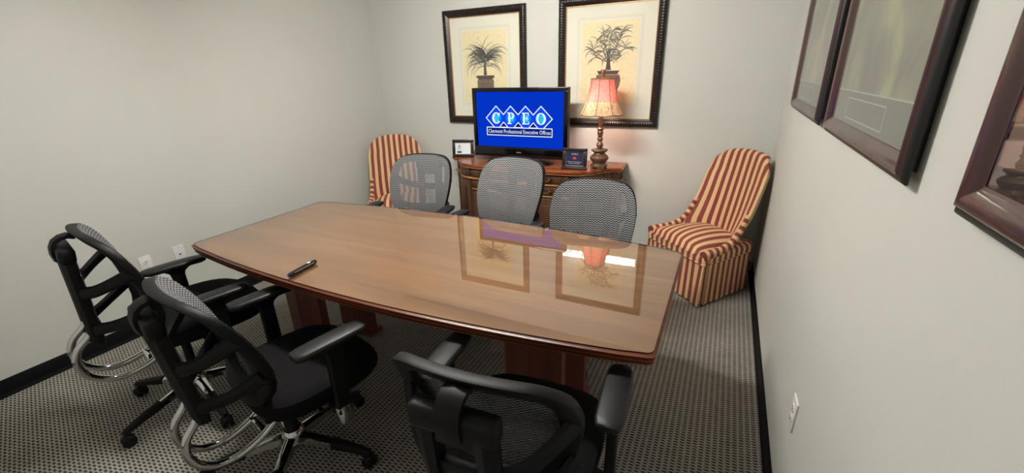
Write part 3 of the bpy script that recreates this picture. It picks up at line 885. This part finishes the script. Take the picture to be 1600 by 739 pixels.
def arc_band(cx, cz, rx, rz, wx, wz, a0, a1, n=22):
    q = []
    for i in range(n):
        t0, t1 = math.radians(a0 + (a1 - a0) * i / n), math.radians(a0 + (a1 - a0) * (i + 1) / n)
        P = lambda t, s: (cx + (rx - s * wx * abs(math.cos(t)) - s * wz * abs(math.sin(t))) * math.cos(t), cz + (rz - s * wx * abs(math.cos(t)) - s * wz * abs(math.sin(t))) * math.sin(t))
        q.append([P(t0, 0), P(t1, 0), P(t1, 1), P(t0, 1)])
    return q
def rect(x0, x1, z0, z1): return [(x0, z0), (x1, z0), (x1, z1), (x0, z1)]
H = 0.047
x = Xc[0]; letters = {'C': arc_band(x, Zc, 0.040, H, 0.018, 0.007, 42, 318) + [rect(x + 0.026, x + 0.033, Zc + 0.012, Zc + 0.044), rect(x + 0.024, x + 0.030, Zc - 0.034, Zc - 0.024)]}
x = Xc[1]; letters['P'] = [rect(x - 0.022, x - 0.006, Zc - H, Zc + H), rect(x - 0.032, x + 0.006, Zc - H, Zc - H + 0.008), rect(x - 0.032, x + 0.006, Zc + H - 0.008, Zc + H)] + arc_band(x + 0.003, Zc + 0.021, 0.030, 0.026, 0.014, 0.007, -90, 90, 12) + [rect(x - 0.008, x + 0.004, Zc - 0.005, Zc + 0.002)]
x = Xc[2]; letters['E'] = [rect(x - 0.024, x - 0.008, Zc - H, Zc + H), rect(x - 0.033, x + 0.030, Zc - H, Zc - H + 0.008), rect(x - 0.033, x + 0.028, Zc + H - 0.008, Zc + H), rect(x - 0.010, x + 0.016, Zc - 0.003, Zc + 0.005), rect(x + 0.022, x + 0.028, Zc + H - 0.026, Zc + H), rect(x + 0.024, x + 0.031, Zc - H, Zc - H + 0.024), rect(x + 0.012, x + 0.017, Zc - 0.014, Zc + 0.016)]
x = Xc[3]; letters['O'] = arc_band(x, Zc, 0.043, H, 0.017, 0.007, 0, 360, 30)
for k, q in letters.items(): flat('letter', 'scrwhite', q, 0.0023, scr)
tvv, tvf = text_geo('Clermont Professional Executive Offices', 0.046, 0.575)
link('banner_lettering', [(x, 0.006 - 0.0022, z + 0.246) for x, z, _ in tvv], tvf, 'scrwhite', scr, False)
G().box((0.0, -0.0005, 0.088), (0.045, 0.002, 0.008), 0.0008).go('maker_badge', 'silver', tv)
st = G().box((0, 0.045, 0.030), (0.13, 0.05, 0.06), 0.01)
st.go('stand_neck', 'gloss', tv)
st = G().loft([[(x * k, y * k + 0.03, z) for x, y in [(0.30 * math.copysign(abs(math.cos(a)) ** 0.6, math.cos(a)), 0.115 * math.copysign(abs(math.sin(a)) ** 0.6, math.sin(a))) for a in [2 * PI * j / 32 for j in range(32)]]] for z, k in ((0.0, 0.98), (0.004, 1.0), (0.010, 0.99), (0.015, 0.93))])
st.go('stand_base', 'gloss', tv)

# ------------------------------------------------------------------ lamp
lp = thing('table_lamp', (2.408, -0.283, SBZ), 0, 'bronze table lamp with a pink floral bell shade on the sideboard', 'lamp')
g = G().lathe([(0.001, 0.014), (0.066, 0.014), (0.070, 0.022), (0.058, 0.032), (0.050, 0.042), (0.060, 0.056), (0.071, 0.072), (0.073, 0.086), (0.062, 0.102), (0.046, 0.112), (0.042, 0.122), (0.056, 0.132), (0.064, 0.140), (0.062, 0.148), (0.030, 0.154), (0.001, 0.156)])
g.go('base', 'bronze', lp)
for k in range(4):
    a = PI / 4 + k * PI / 2
    G().sphere((0.060 * math.cos(a), 0.060 * math.sin(a), 0.010), 0.013, 8, (1, 1, 0.77)).go('foot', 'bronze', lp)
g = G().lathe([(0.001, 0.152), (0.018, 0.154), (0.024, 0.170), (0.027, 0.185), (0.018, 0.205), (0.014, 0.212), (0.022, 0.222), (0.024, 0.230), (0.016, 0.240), (0.020, 0.262), (0.024, 0.280), (0.018, 0.292), (0.026, 0.300), (0.028, 0.308), (0.018, 0.316), (0.015, 0.33), (0.018, 0.38), (0.014, 0.43), (0.012, 0.47), (0.001, 0.472)])
g.go('column', 'bronze', lp)
ZS0, ZS1 = 0.416, 0.668
prof = [(0.0, 0.166), (0.06, 0.157), (0.16, 0.143), (0.30, 0.127), (0.45, 0.114), (0.62, 0.103), (0.80, 0.094), (1.0, 0.087)]
def srad(t): return interp(prof, t)
NP = 8
def sring(t, k=1.0):
    out = []
    for j in range(NP * 6):
        a = 2 * PI * j / (NP * 6); ph = (a % (2 * PI / NP)) - PI / NP
        r = srad(t) * (0.955 + 0.045 * (abs(ph) / (PI / NP)) ** 2) * k
        z = ZS0 + (ZS1 - ZS0) * t
        if t == 0: z -= 0.008 * math.cos(ph * NP / 2)
        out.append((r * math.cos(a), r * math.sin(a), z))
    return out
ts = [0, 0.06, 0.14, 0.22, 0.30, 0.36]
g = G().loft([sring(t) for t in ts], True, False).go('shade_band', 'band', lp, angle=2)
ts = [0.36, 0.45, 0.55, 0.65, 0.76, 0.88, 1.0]
sh = G().loft([sring(t) for t in ts], True, False).go('shade', 'shade', lp, angle=2)
for k in range(NP):
    a = 2 * PI * k / NP
    G().tube([(srad(t) * 1.004 * math.cos(a), srad(t) * 1.004 * math.sin(a), ZS0 + (ZS1 - ZS0) * t) for t in [i / 10 for i in range(11)]], 0.0028, 6).go('shade_rib', 'lampgold', lp)
G().tube([Vector(p) for p in sring(0, 1.003)], 0.004, 6, close=True).go('shade_hem', 'lampgold', lp)
G().tube([Vector(p) for p in sring(1.0, 1.003)], 0.005, 6, close=True).go('shade_top_trim', 'lampgold', lp)
g = G().tube([(0, 0, 0.47), (0, 0, 0.69)], 0.0035, 8)
for k in range(3):
    a = 2 * PI * k / 3; g.tube([(0, 0, 0.664), (0.084 * math.cos(a), 0.084 * math.sin(a), 0.664)], 0.002, 6)
g.go('harp', 'bronze', lp)
G().lathe([(0.001, 0.664), (0.014, 0.664), (0.016, 0.70), (0.014, 0.718), (0.020, 0.724), (0.020, 0.730), (0.001, 0.732)], n=16).go('finial', 'bronze', lp)
G().sphere((0.028, 0, 0.500), 0.026, 10, (1, 1, 1.2)).go('bulb', 'bulb', lp)
ld = bpy.data.lights.new('lamp_light', 'POINT'); ld.energy = LAMP_WATTS; ld.color = (1.0, 0.80, 0.66); ld.shadow_soft_size = 0.03
lo = bpy.data.objects.new('lamp_light', ld); C.objects.link(lo); lo.parent = lp; lo.location = (-0.025, 0, 0.50)

# ------------------------------------------------------------------ small desk frames on the sideboard
def desk_frame(name, loc, rz, w, h, label, bar, lean=0.14):
    t = thing(name, loc, rz, label, 'picture frame')
    R = Matrix.Rotation(-lean, 4, 'X')
    def T(g): g.v = [tuple(R @ Vector(p)) for p in g.v]; return g
    for z0, z1, x0, x1 in ((0, bar, -w / 2, w / 2), (h - bar, h, -w / 2, w / 2), (bar, h - bar, -w / 2, -w / 2 + bar), (bar, h - bar, w / 2 - bar, w / 2)):
        T(G().box2((x0, -0.012, z0), (x1, 0.012, z1), 0.003)).go('frame_bar', 'frame', t)
    T(G().box2((-w / 2 + 0.004, 0.006, 0.004), (w / 2 - 0.004, 0.012, h - 0.004))).go('backing', 'matte', t)
    e = G().tube([R @ Vector((0, 0.014, h * 0.62)), Vector((0, 0.014 + h * 0.42, 0.004))], 0.012, 6, (1, 0.3)); e.go('easel_strut', 'matte', t)
    return t, T
t, T = desk_frame('desk_frame', (1.093, -0.205, SBZ), 0.315, 0.200, 0.158, 'small dark desk frame with a white card, left of the television', 0.026)
cd = T(G().box2((-0.074, 0.000, 0.026), (0.074, 0.004, 0.132))).go('card', 'card', t, False)
def on(R, polys, name, mat, parent, y=-0.0012):
    v, f = [], []
    for q in polys:
        b = len(v); v += [tuple(R @ Vector((x, y, z))) for x, z in q]; f.append(tuple(range(b, b + len(q))))
    link(name, v, f, mat, parent, False)
RL = Matrix.Rotation(-0.14, 4, 'X')
on(RL, arc_band(-0.035, 0.092, 0.013, 0.013, 0.004, 0.004, 0, 360, 20) + [rect(-0.0365, -0.0335, 0.103, 0.124), rect(-0.028, -0.022, 0.085, 0.092)], 'round_emblem', 'ink', cd)
on(RL, [rect(-0.058, -0.014, 0.036, 0.052)], 'dark_block', 'ink', cd)
on(RL, [rect(-0.054, -0.018, 0.068, 0.0715), rect(-0.050, -0.022, 0.060, 0.0625)], 'print_line', 'rule', cd)
t, T = desk_frame('desk_frame', (2.238, -0.395, SBZ), 0.02, 0.196, 0.165, 'small dark desk frame with a navy card, between television and lamp', 0.026)
cd = T(G().box2((-0.074, 0.000, 0.026), (0.074, 0.004, 0.139))).go('card', 'navycard', t, False)
T(G().box2((-0.105, -0.018, 0.0), (0.105, 0.014, 0.014), 0.004)).go('frame_foot', 'frame', t)
cs = [(-0.071, 0.029), (0.071, 0.029), (0.071, 0.136), (-0.071, 0.136)]
on(RL, [stroke(cs[i], cs[(i + 1) % 4], 0.004) for i in range(4)], 'silver_lip', 'silver', cd)
cv, cf = text_geo('C P E O', 0.018, 0.05)
link('card_lettering', [tuple(RL @ Vector((x, -0.0014, z + 0.112))) for x, z, _ in cv], cf, 'card', cd, False)
on(RL, [[(-0.016, 0.078), (0.016, 0.078), (0.012, 0.092), (0, 0.100), (-0.012, 0.092)]], 'red_emblem', 'red', cd)
on(RL, [rect(-0.058, -0.020, 0.056, 0.060), rect(-0.012, 0.058, 0.056, 0.060), rect(-0.046, -0.006, 0.044, 0.048), rect(0.002, 0.046, 0.044, 0.048)], 'print_line', 'rule', cd)

# ------------------------------------------------------------------ pictures on the back wall
def palm_leaf(x0, z0, ang, L, droop, w):
    """one arching blade as (x, z) quads"""
    pts = []; x, z, a = x0, z0, ang; n = 8
    for i in range(n + 1):
        pts.append((x, z)); x += math.cos(a) * L / n; z += math.sin(a) * L / n
        a += (-droop if math.cos(a) >= 0 else droop) / n * (0.5 + i / n)
    q = []
    for i in range(n):
        (xa, za), (xb, zb2) = pts[i], pts[i + 1]
        d = math.hypot(xb - xa, zb2 - za) or 1; nx, nz = -(zb2 - za) / d, (xb - xa) / d
        wa = w * math.sin(PI * min(0.999, (i + 0.4) / (n + 0.4))) ** 0.7; wb = w * math.sin(PI * min(0.999, (i + 1.4) / (n + 0.4))) ** 0.7 if i < n - 1 else 0.0002
        q.append([(xa + nx * wa, za + nz * wa), (xa - nx * wa, za - nz * wa), (xb - nx * wb, zb2 - nz * wb), (xb + nx * wb, zb2 + nz * wb)])
    return q
def wall_picture(x0, x1, z0, z1, label, variant):
    t = thing('framed_print', ((x0 + x1) / 2, 0, z0), 0, label, 'picture')
    w, h = x1 - x0, z1 - z0; b = 0.060
    # mitred carved moulding; profile across the bar: (distance from outer edge, depth from the wall)
    prof = [(0.0, 0.0), (0.0, 0.024), (0.006, 0.032), (0.018, 0.036), (0.034, 0.032), (0.046, 0.022), (0.056, 0.018), (b, 0.016), (b, 0.004)]
    cor = [(-w / 2, 0), (w / 2, 0), (w / 2, h), (-w / 2, h)]; sg = [(1, 1), (-1, 1), (-1, -1), (1, -1)]
    def at(i, o): return (cor[i][0] + sg[i][0] * o, cor[i][1] + sg[i][1] * o)
    for i in range(4):
        j = (i + 1) % 4
        bar = G().loft([[(at(i, o)[0], -d, at(i, o)[1]) for o, d in prof], [(at(j, o)[0], -d, at(j, o)[1]) for o, d in prof]]).go('frame_bar', 'frame', t, angle=0.9)
        p, q = Vector((at(i, 0.02)[0], 0, at(i, 0.02)[1])), Vector((at(j, 0.02)[0], 0, at(j, 0.02)[1]))
        L = (q - p).length; d = (q - p).normalized(); nrm = Vector((d.z, 0, -d.x))
        g = G(); k = int(L / 0.019)
        for m in range(k):
            c = p + d * (m + 0.5) * L / k + Vector((0, -0.034, 0))
            a, e = c - nrm * 0.016, c + nrm * 0.014
            r = d * 0.0058
            g.add([a - r + Vector((0, 0.003, 0)), a + r + Vector((0, 0.003, 0)), e + r + Vector((0, 0.004, 0)), e - r + Vector((0, 0.004, 0)), a + Vector((0, -0.005, 0)), e + Vector((0, -0.004, 0))], [(0, 4, 5, 3), (4, 1, 2, 5), (0, 1, 4), (3, 5, 2)])
        stuff(g.go('carved_ribs', 'frame', bar))
        pr = [(b - 0.002, 0.006), (b - 0.002, 0.0165), (b + 0.003, 0.017), (b + 0.005, 0.013), (b + 0.005, 0.006)]
        G().loft([[(at(i, o)[0], -dd, at(i, o)[1]) for o, dd in pr], [(at(j, o)[0], -dd, at(j, o)[1]) for o, dd in pr]]).go('gilt_lip', 'gilt', t)
    mb = G().box2((-w / 2 + b - 0.004, -0.008, b - 0.004), (w / 2 - b + 0.004, -0.003, h - b + 0.004)).go('mat_board', 'mat', t, False)
    cx = -0.0
    px0, px1, pz0, pz1 = -0.222, 0.222, 0.195, 0.787
    def fl(name, mat, polys, y, par): return link(name, [(x, y, z) for q in polys for x, z in q], [tuple(range(sum(len(r) for r in polys[:i]), sum(len(r) for r in polys[:i + 1]))) for i, q in enumerate(polys)], mat, par, False)
    for k, m in ((0.020, 0.0022), (0.032, 0.0016)):
        c4 = [(px0 - k, pz0 - k), (px1 + k, pz0 - k), (px1 + k, pz1 + k), (px0 - k, pz1 + k)]
        fl('mat_rule', 'matline', [stroke(c4[i], c4[(i + 1) % 4], m) for i in range(4)], -0.0084, mb)
    pp = G().box2((px0, -0.0092, pz0), (px1, -0.007, pz1)).go('print', 'print', t, False)
    rnd = random.Random(11 + variant)
    lv, l2 = [], []
    if variant == 0:
        bx, bz = 0.0, 0.545
        for k in range(110):
            a = rnd.uniform(0.1, PI - 0.1); L = rnd.uniform(0.12, 0.235)
            q = palm_leaf(bx + rnd.uniform(-0.045, 0.045), bz + rnd.uniform(-0.06, 0.05), a, L, rnd.uniform(0.9, 3.0), rnd.uniform(0.0016, 0.0034))
            (lv if k % 3 else l2).extend(q)
        fl('trunk', 'potdark', [[(-0.016, 0.42), (0.018, 0.42), (0.010, 0.52), (-0.008, 0.52)]], -0.0095, pp)
        fl('pot', 'pot', [[(-0.085, 0.20), (0.085, 0.20), (0.085, 0.375), (0.070, 0.385), (-0.070, 0.385), (-0.085, 0.375)]], -0.0096, pp)
        fl('pot_rim', 'potdark', [rect(-0.092, 0.092, 0.395, 0.418), rect(-0.075, 0.075, 0.384, 0.396), rect(-0.07, 0.07, 0.345, 0.352)] + [stroke((-0.05 + 0.025 * k, 0.25), (-0.04 + 0.025 * k, 0.335), 0.006) for k in range(5)], -0.0098, pp)
    else:
        hubs = [(0.0, 0.66), (-0.075, 0.645), (0.08, 0.65), (-0.125, 0.585), (0.125, 0.585), (-0.05, 0.575), (0.055, 0.58), (0.02, 0.715), (-0.045, 0.69), (0.10, 0.70), (-0.10, 0.53), (0.10, 0.535), (0.0, 0.53)]
        br = []
        for hx, hz in hubs:
            br.append(stroke((0.0, 0.49), (hx * 0.6, hz * 0.6 + 0.4 * 0.5), 0.005)); br.append(stroke((hx * 0.6, hz * 0.6 + 0.4 * 0.5), (hx, hz), 0.004))
            for k in range(11):
                a = rnd.uniform(-0.6, PI + 0.6)
                q = palm_leaf(hx, hz, a, rnd.uniform(0.06, 0.105), rnd.uniform(0.6, 2.2), rnd.uniform(0.0018, 0.0034))
                (lv if k % 3 else l2).extend(q)
        fl('branches', 'potdark', br, -0.0094, pp)
        fl('trunk', 'potdark', [[(-0.020, 0.435), (0.024, 0.435), (0.010, 0.52), (0.018, 0.56), (0.0, 0.60), (-0.018, 0.56), (-0.008, 0.52)]], -0.0095, pp)
        fl('pot', 'pot', [[(-0.05, 0.235), (0.055, 0.235), (0.06, 0.26), (0.095, 0.31), (0.105, 0.36), (0.092, 0.40), (-0.088, 0.40), (-0.10, 0.36), (-0.09, 0.31), (-0.055, 0.26)]], -0.0096, pp)
        fl('pot_rim', 'potdark', [[(-0.072, 0.402), (0.076, 0.402), (0.092, 0.430), (-0.088, 0.430)]] + [stroke((0.016 * k, 0.27), (0.019 * k, 0.39), 0.004) for k in range(-4, 6)], -0.0098, pp)
    fl('leaves', 'leaf', lv, -0.0102, pp); fl('pale_leaves', 'leaf2', l2, -0.0100, pp)
    one_face(G().box2((-w / 2 + b + 0.001, -0.0135, b + 0.001), (w / 2 - b - 0.001, -0.0120, h - b - 0.001)).go('glass_pane', 'pane', t, False), (0, -1, 0))
    return t
wall_picture(0.850, 1.668, 1.117, 2.081, 'dark carved frame with spiky palm print above the left half of the television', 0)
wall_picture(1.960, 2.786, 1.117, 2.081, 'dark carved frame with potted palm print behind the lamp', 1)

# ------------------------------------------------------------------ pictures on the right wall
def right_picture(y0, y1, z0, z1, label, photo, kind):
    """local x runs from the far edge towards the camera, local y points out of the wall"""
    t = thing('framed_poster', (W, y0, z0), -PI / 2, label, 'picture')
    # with rz = -90 deg: local x -> -y world, local y -> +x world; the picture faces local -y
    w, h = abs(y1 - y0), z1 - z0; b = 0.052
    prof = [(0.0, 0.015), (0.0, 0.018), (0.004, 0.023), (0.012, 0.026), (0.016, 0.032), (0.023, 0.034), (0.036, 0.029), (0.045, 0.023), (b, 0.021), (b, 0.015)]
    cor = [(0, 0), (w, 0), (w, h), (0, h)]; sg = [(1, 1), (-1, 1), (-1, -1), (1, -1)]
    def at(i, o): return (cor[i][0] + sg[i][0] * o, cor[i][1] + sg[i][1] * o)
    for i in range(4):
        j = (i + 1) % 4
        G().loft([[(at(i, o)[0], -d, at(i, o)[1]) for o, d in prof], [(at(j, o)[0], -d, at(j, o)[1]) for o, d in prof]]).go('frame_bar', 'mahog' if i % 2 == 0 else 'mahogv', t, angle=0.9)
        ed = [(-0.0012, 0.0145), (-0.0012, 0.0185), (0.0036, 0.0240), (0.0120, 0.0270), (0.0125, 0.0255), (0.0006, 0.017), (0.0006, 0.0145)]
        G().loft([[(at(i, o)[0], -d, at(i, o)[1]) for o, d in ed], [(at(j, o)[0], -d, at(j, o)[1]) for o, d in ed]]).go('frame_side', 'framedge', t)
    def fl(name, mat, polys, y, par): return link(name, [(x, y, z) for q in polys for x, z in q], [tuple(range(sum(len(r) for r in polys[:i]), sum(len(r) for r in polys[:i + 1]))) for i, q in enumerate(polys)], mat, par, False)
    G().box2((0.022, -0.0155, 0.022), (w - 0.022, -0.0002, h - 0.022)).go('backing_board', 'framedge', t, False)
    if kind == 'mat':
        mb = G().box2((b - 0.004, -0.0172, b - 0.004), (w - b + 0.004, -0.0156, h - b + 0.004)).go('mat_board', 'greymat', t, False)
        ph = G().box2((b + 0.012, -0.0180, 0.145), (w - b - 0.012, -0.0165, h - b - 0.015)).go('photo', photo, t, False)
        c4 = [(0.222, 0.068), (0.602, 0.068), (0.602, 0.123), (0.222, 0.123)]
        fl('title_rule', 'rule', [stroke(c4[i], c4[(i + 1) % 4], 0.0035) for i in range(4)], -0.0176, mb)
        c5 = [(b + 0.010, 0.143), (w - b - 0.010, 0.143)]
        fl('photo_rule', 'rule', [stroke(c5[0], c5[1], 0.004)], -0.0184, mb)
    else:
        ph = G().box2((b - 0.004, -0.0172, b - 0.004), (w - b + 0.004, -0.0156, h - b + 0.004)).go('photo', photo, t, False)
        g = []
        for cx, cz, r in ((0.20, 0.10, 0.055), (0.22, 0.155, 0.045), (0.23, 0.20, 0.035), (0.40, 0.10, 0.09), (0.55, 0.09, 0.07)): g.append(disc(cx, cz, r, 20, 0.5))
        g.append([(b, b), (w - b, b), (w - b, 0.085), (0.5, 0.105), (b, 0.08)])
        fl('dark_stones', 'stone', g, -0.0177, ph)
    one_face(G().box2((b + 0.001, -0.0206, b + 0.001), (w - b - 0.001, -0.0192, h - b - 0.001)).go('glass_pane', 'pane', t, False), (0, -1, 0))
    return t
right_picture(-0.705, -1.590, 1.333, 2.085, 'mahogany framed poster on the right wall nearest the back corner', 'photoA', 'mat')
right_picture(-1.745, -2.587, 1.333, 2.085, 'mahogany framed green landscape poster with a title box, middle of the right wall', 'photoB', 'mat')
right_picture(-2.805, -3.650, 1.343, 2.085, 'mahogany framed dark stones poster at the right edge of the photo', 'photoC', 'full')

# ------------------------------------------------------------------ pointer on the table
pn = thing('handheld_pointer', (1.652, -2.470, TZ), math.radians(6), 'slim glossy black handheld pointer with violet tip on the glass table top', 'pointer')
rings = []
for y, w, h in ((-0.080, 0.006, 0.005), (-0.077, 0.0105, 0.009), (-0.06, 0.012, 0.0105), (0.02, 0.0125, 0.011), (0.065, 0.012, 0.0105), (0.077, 0.0095, 0.009), (0.081, 0.004, 0.005)):
    rings.append([(w * math.cos(2 * PI * j / 16), y, 0.0112 + h * math.sin(2 * PI * j / 16)) for j in range(16)])
G().loft(rings).go('body', 'gloss', pn)
G().sphere((0.0, 0.038, 0.0215), 0.006, 8, (0.9, 1.6, 0.45)).go('button', 'white', pn)
G().sphere((0.0, -0.080, 0.0108), 0.0065, 8, (1, 0.7, 1)).go('tip', 'violet', pn)
G().tube([(0.0118, -0.055, 0.016), (0.0122, 0.06, 0.016)], 0.0012, 6).go('trim_line', 'silver', pn)
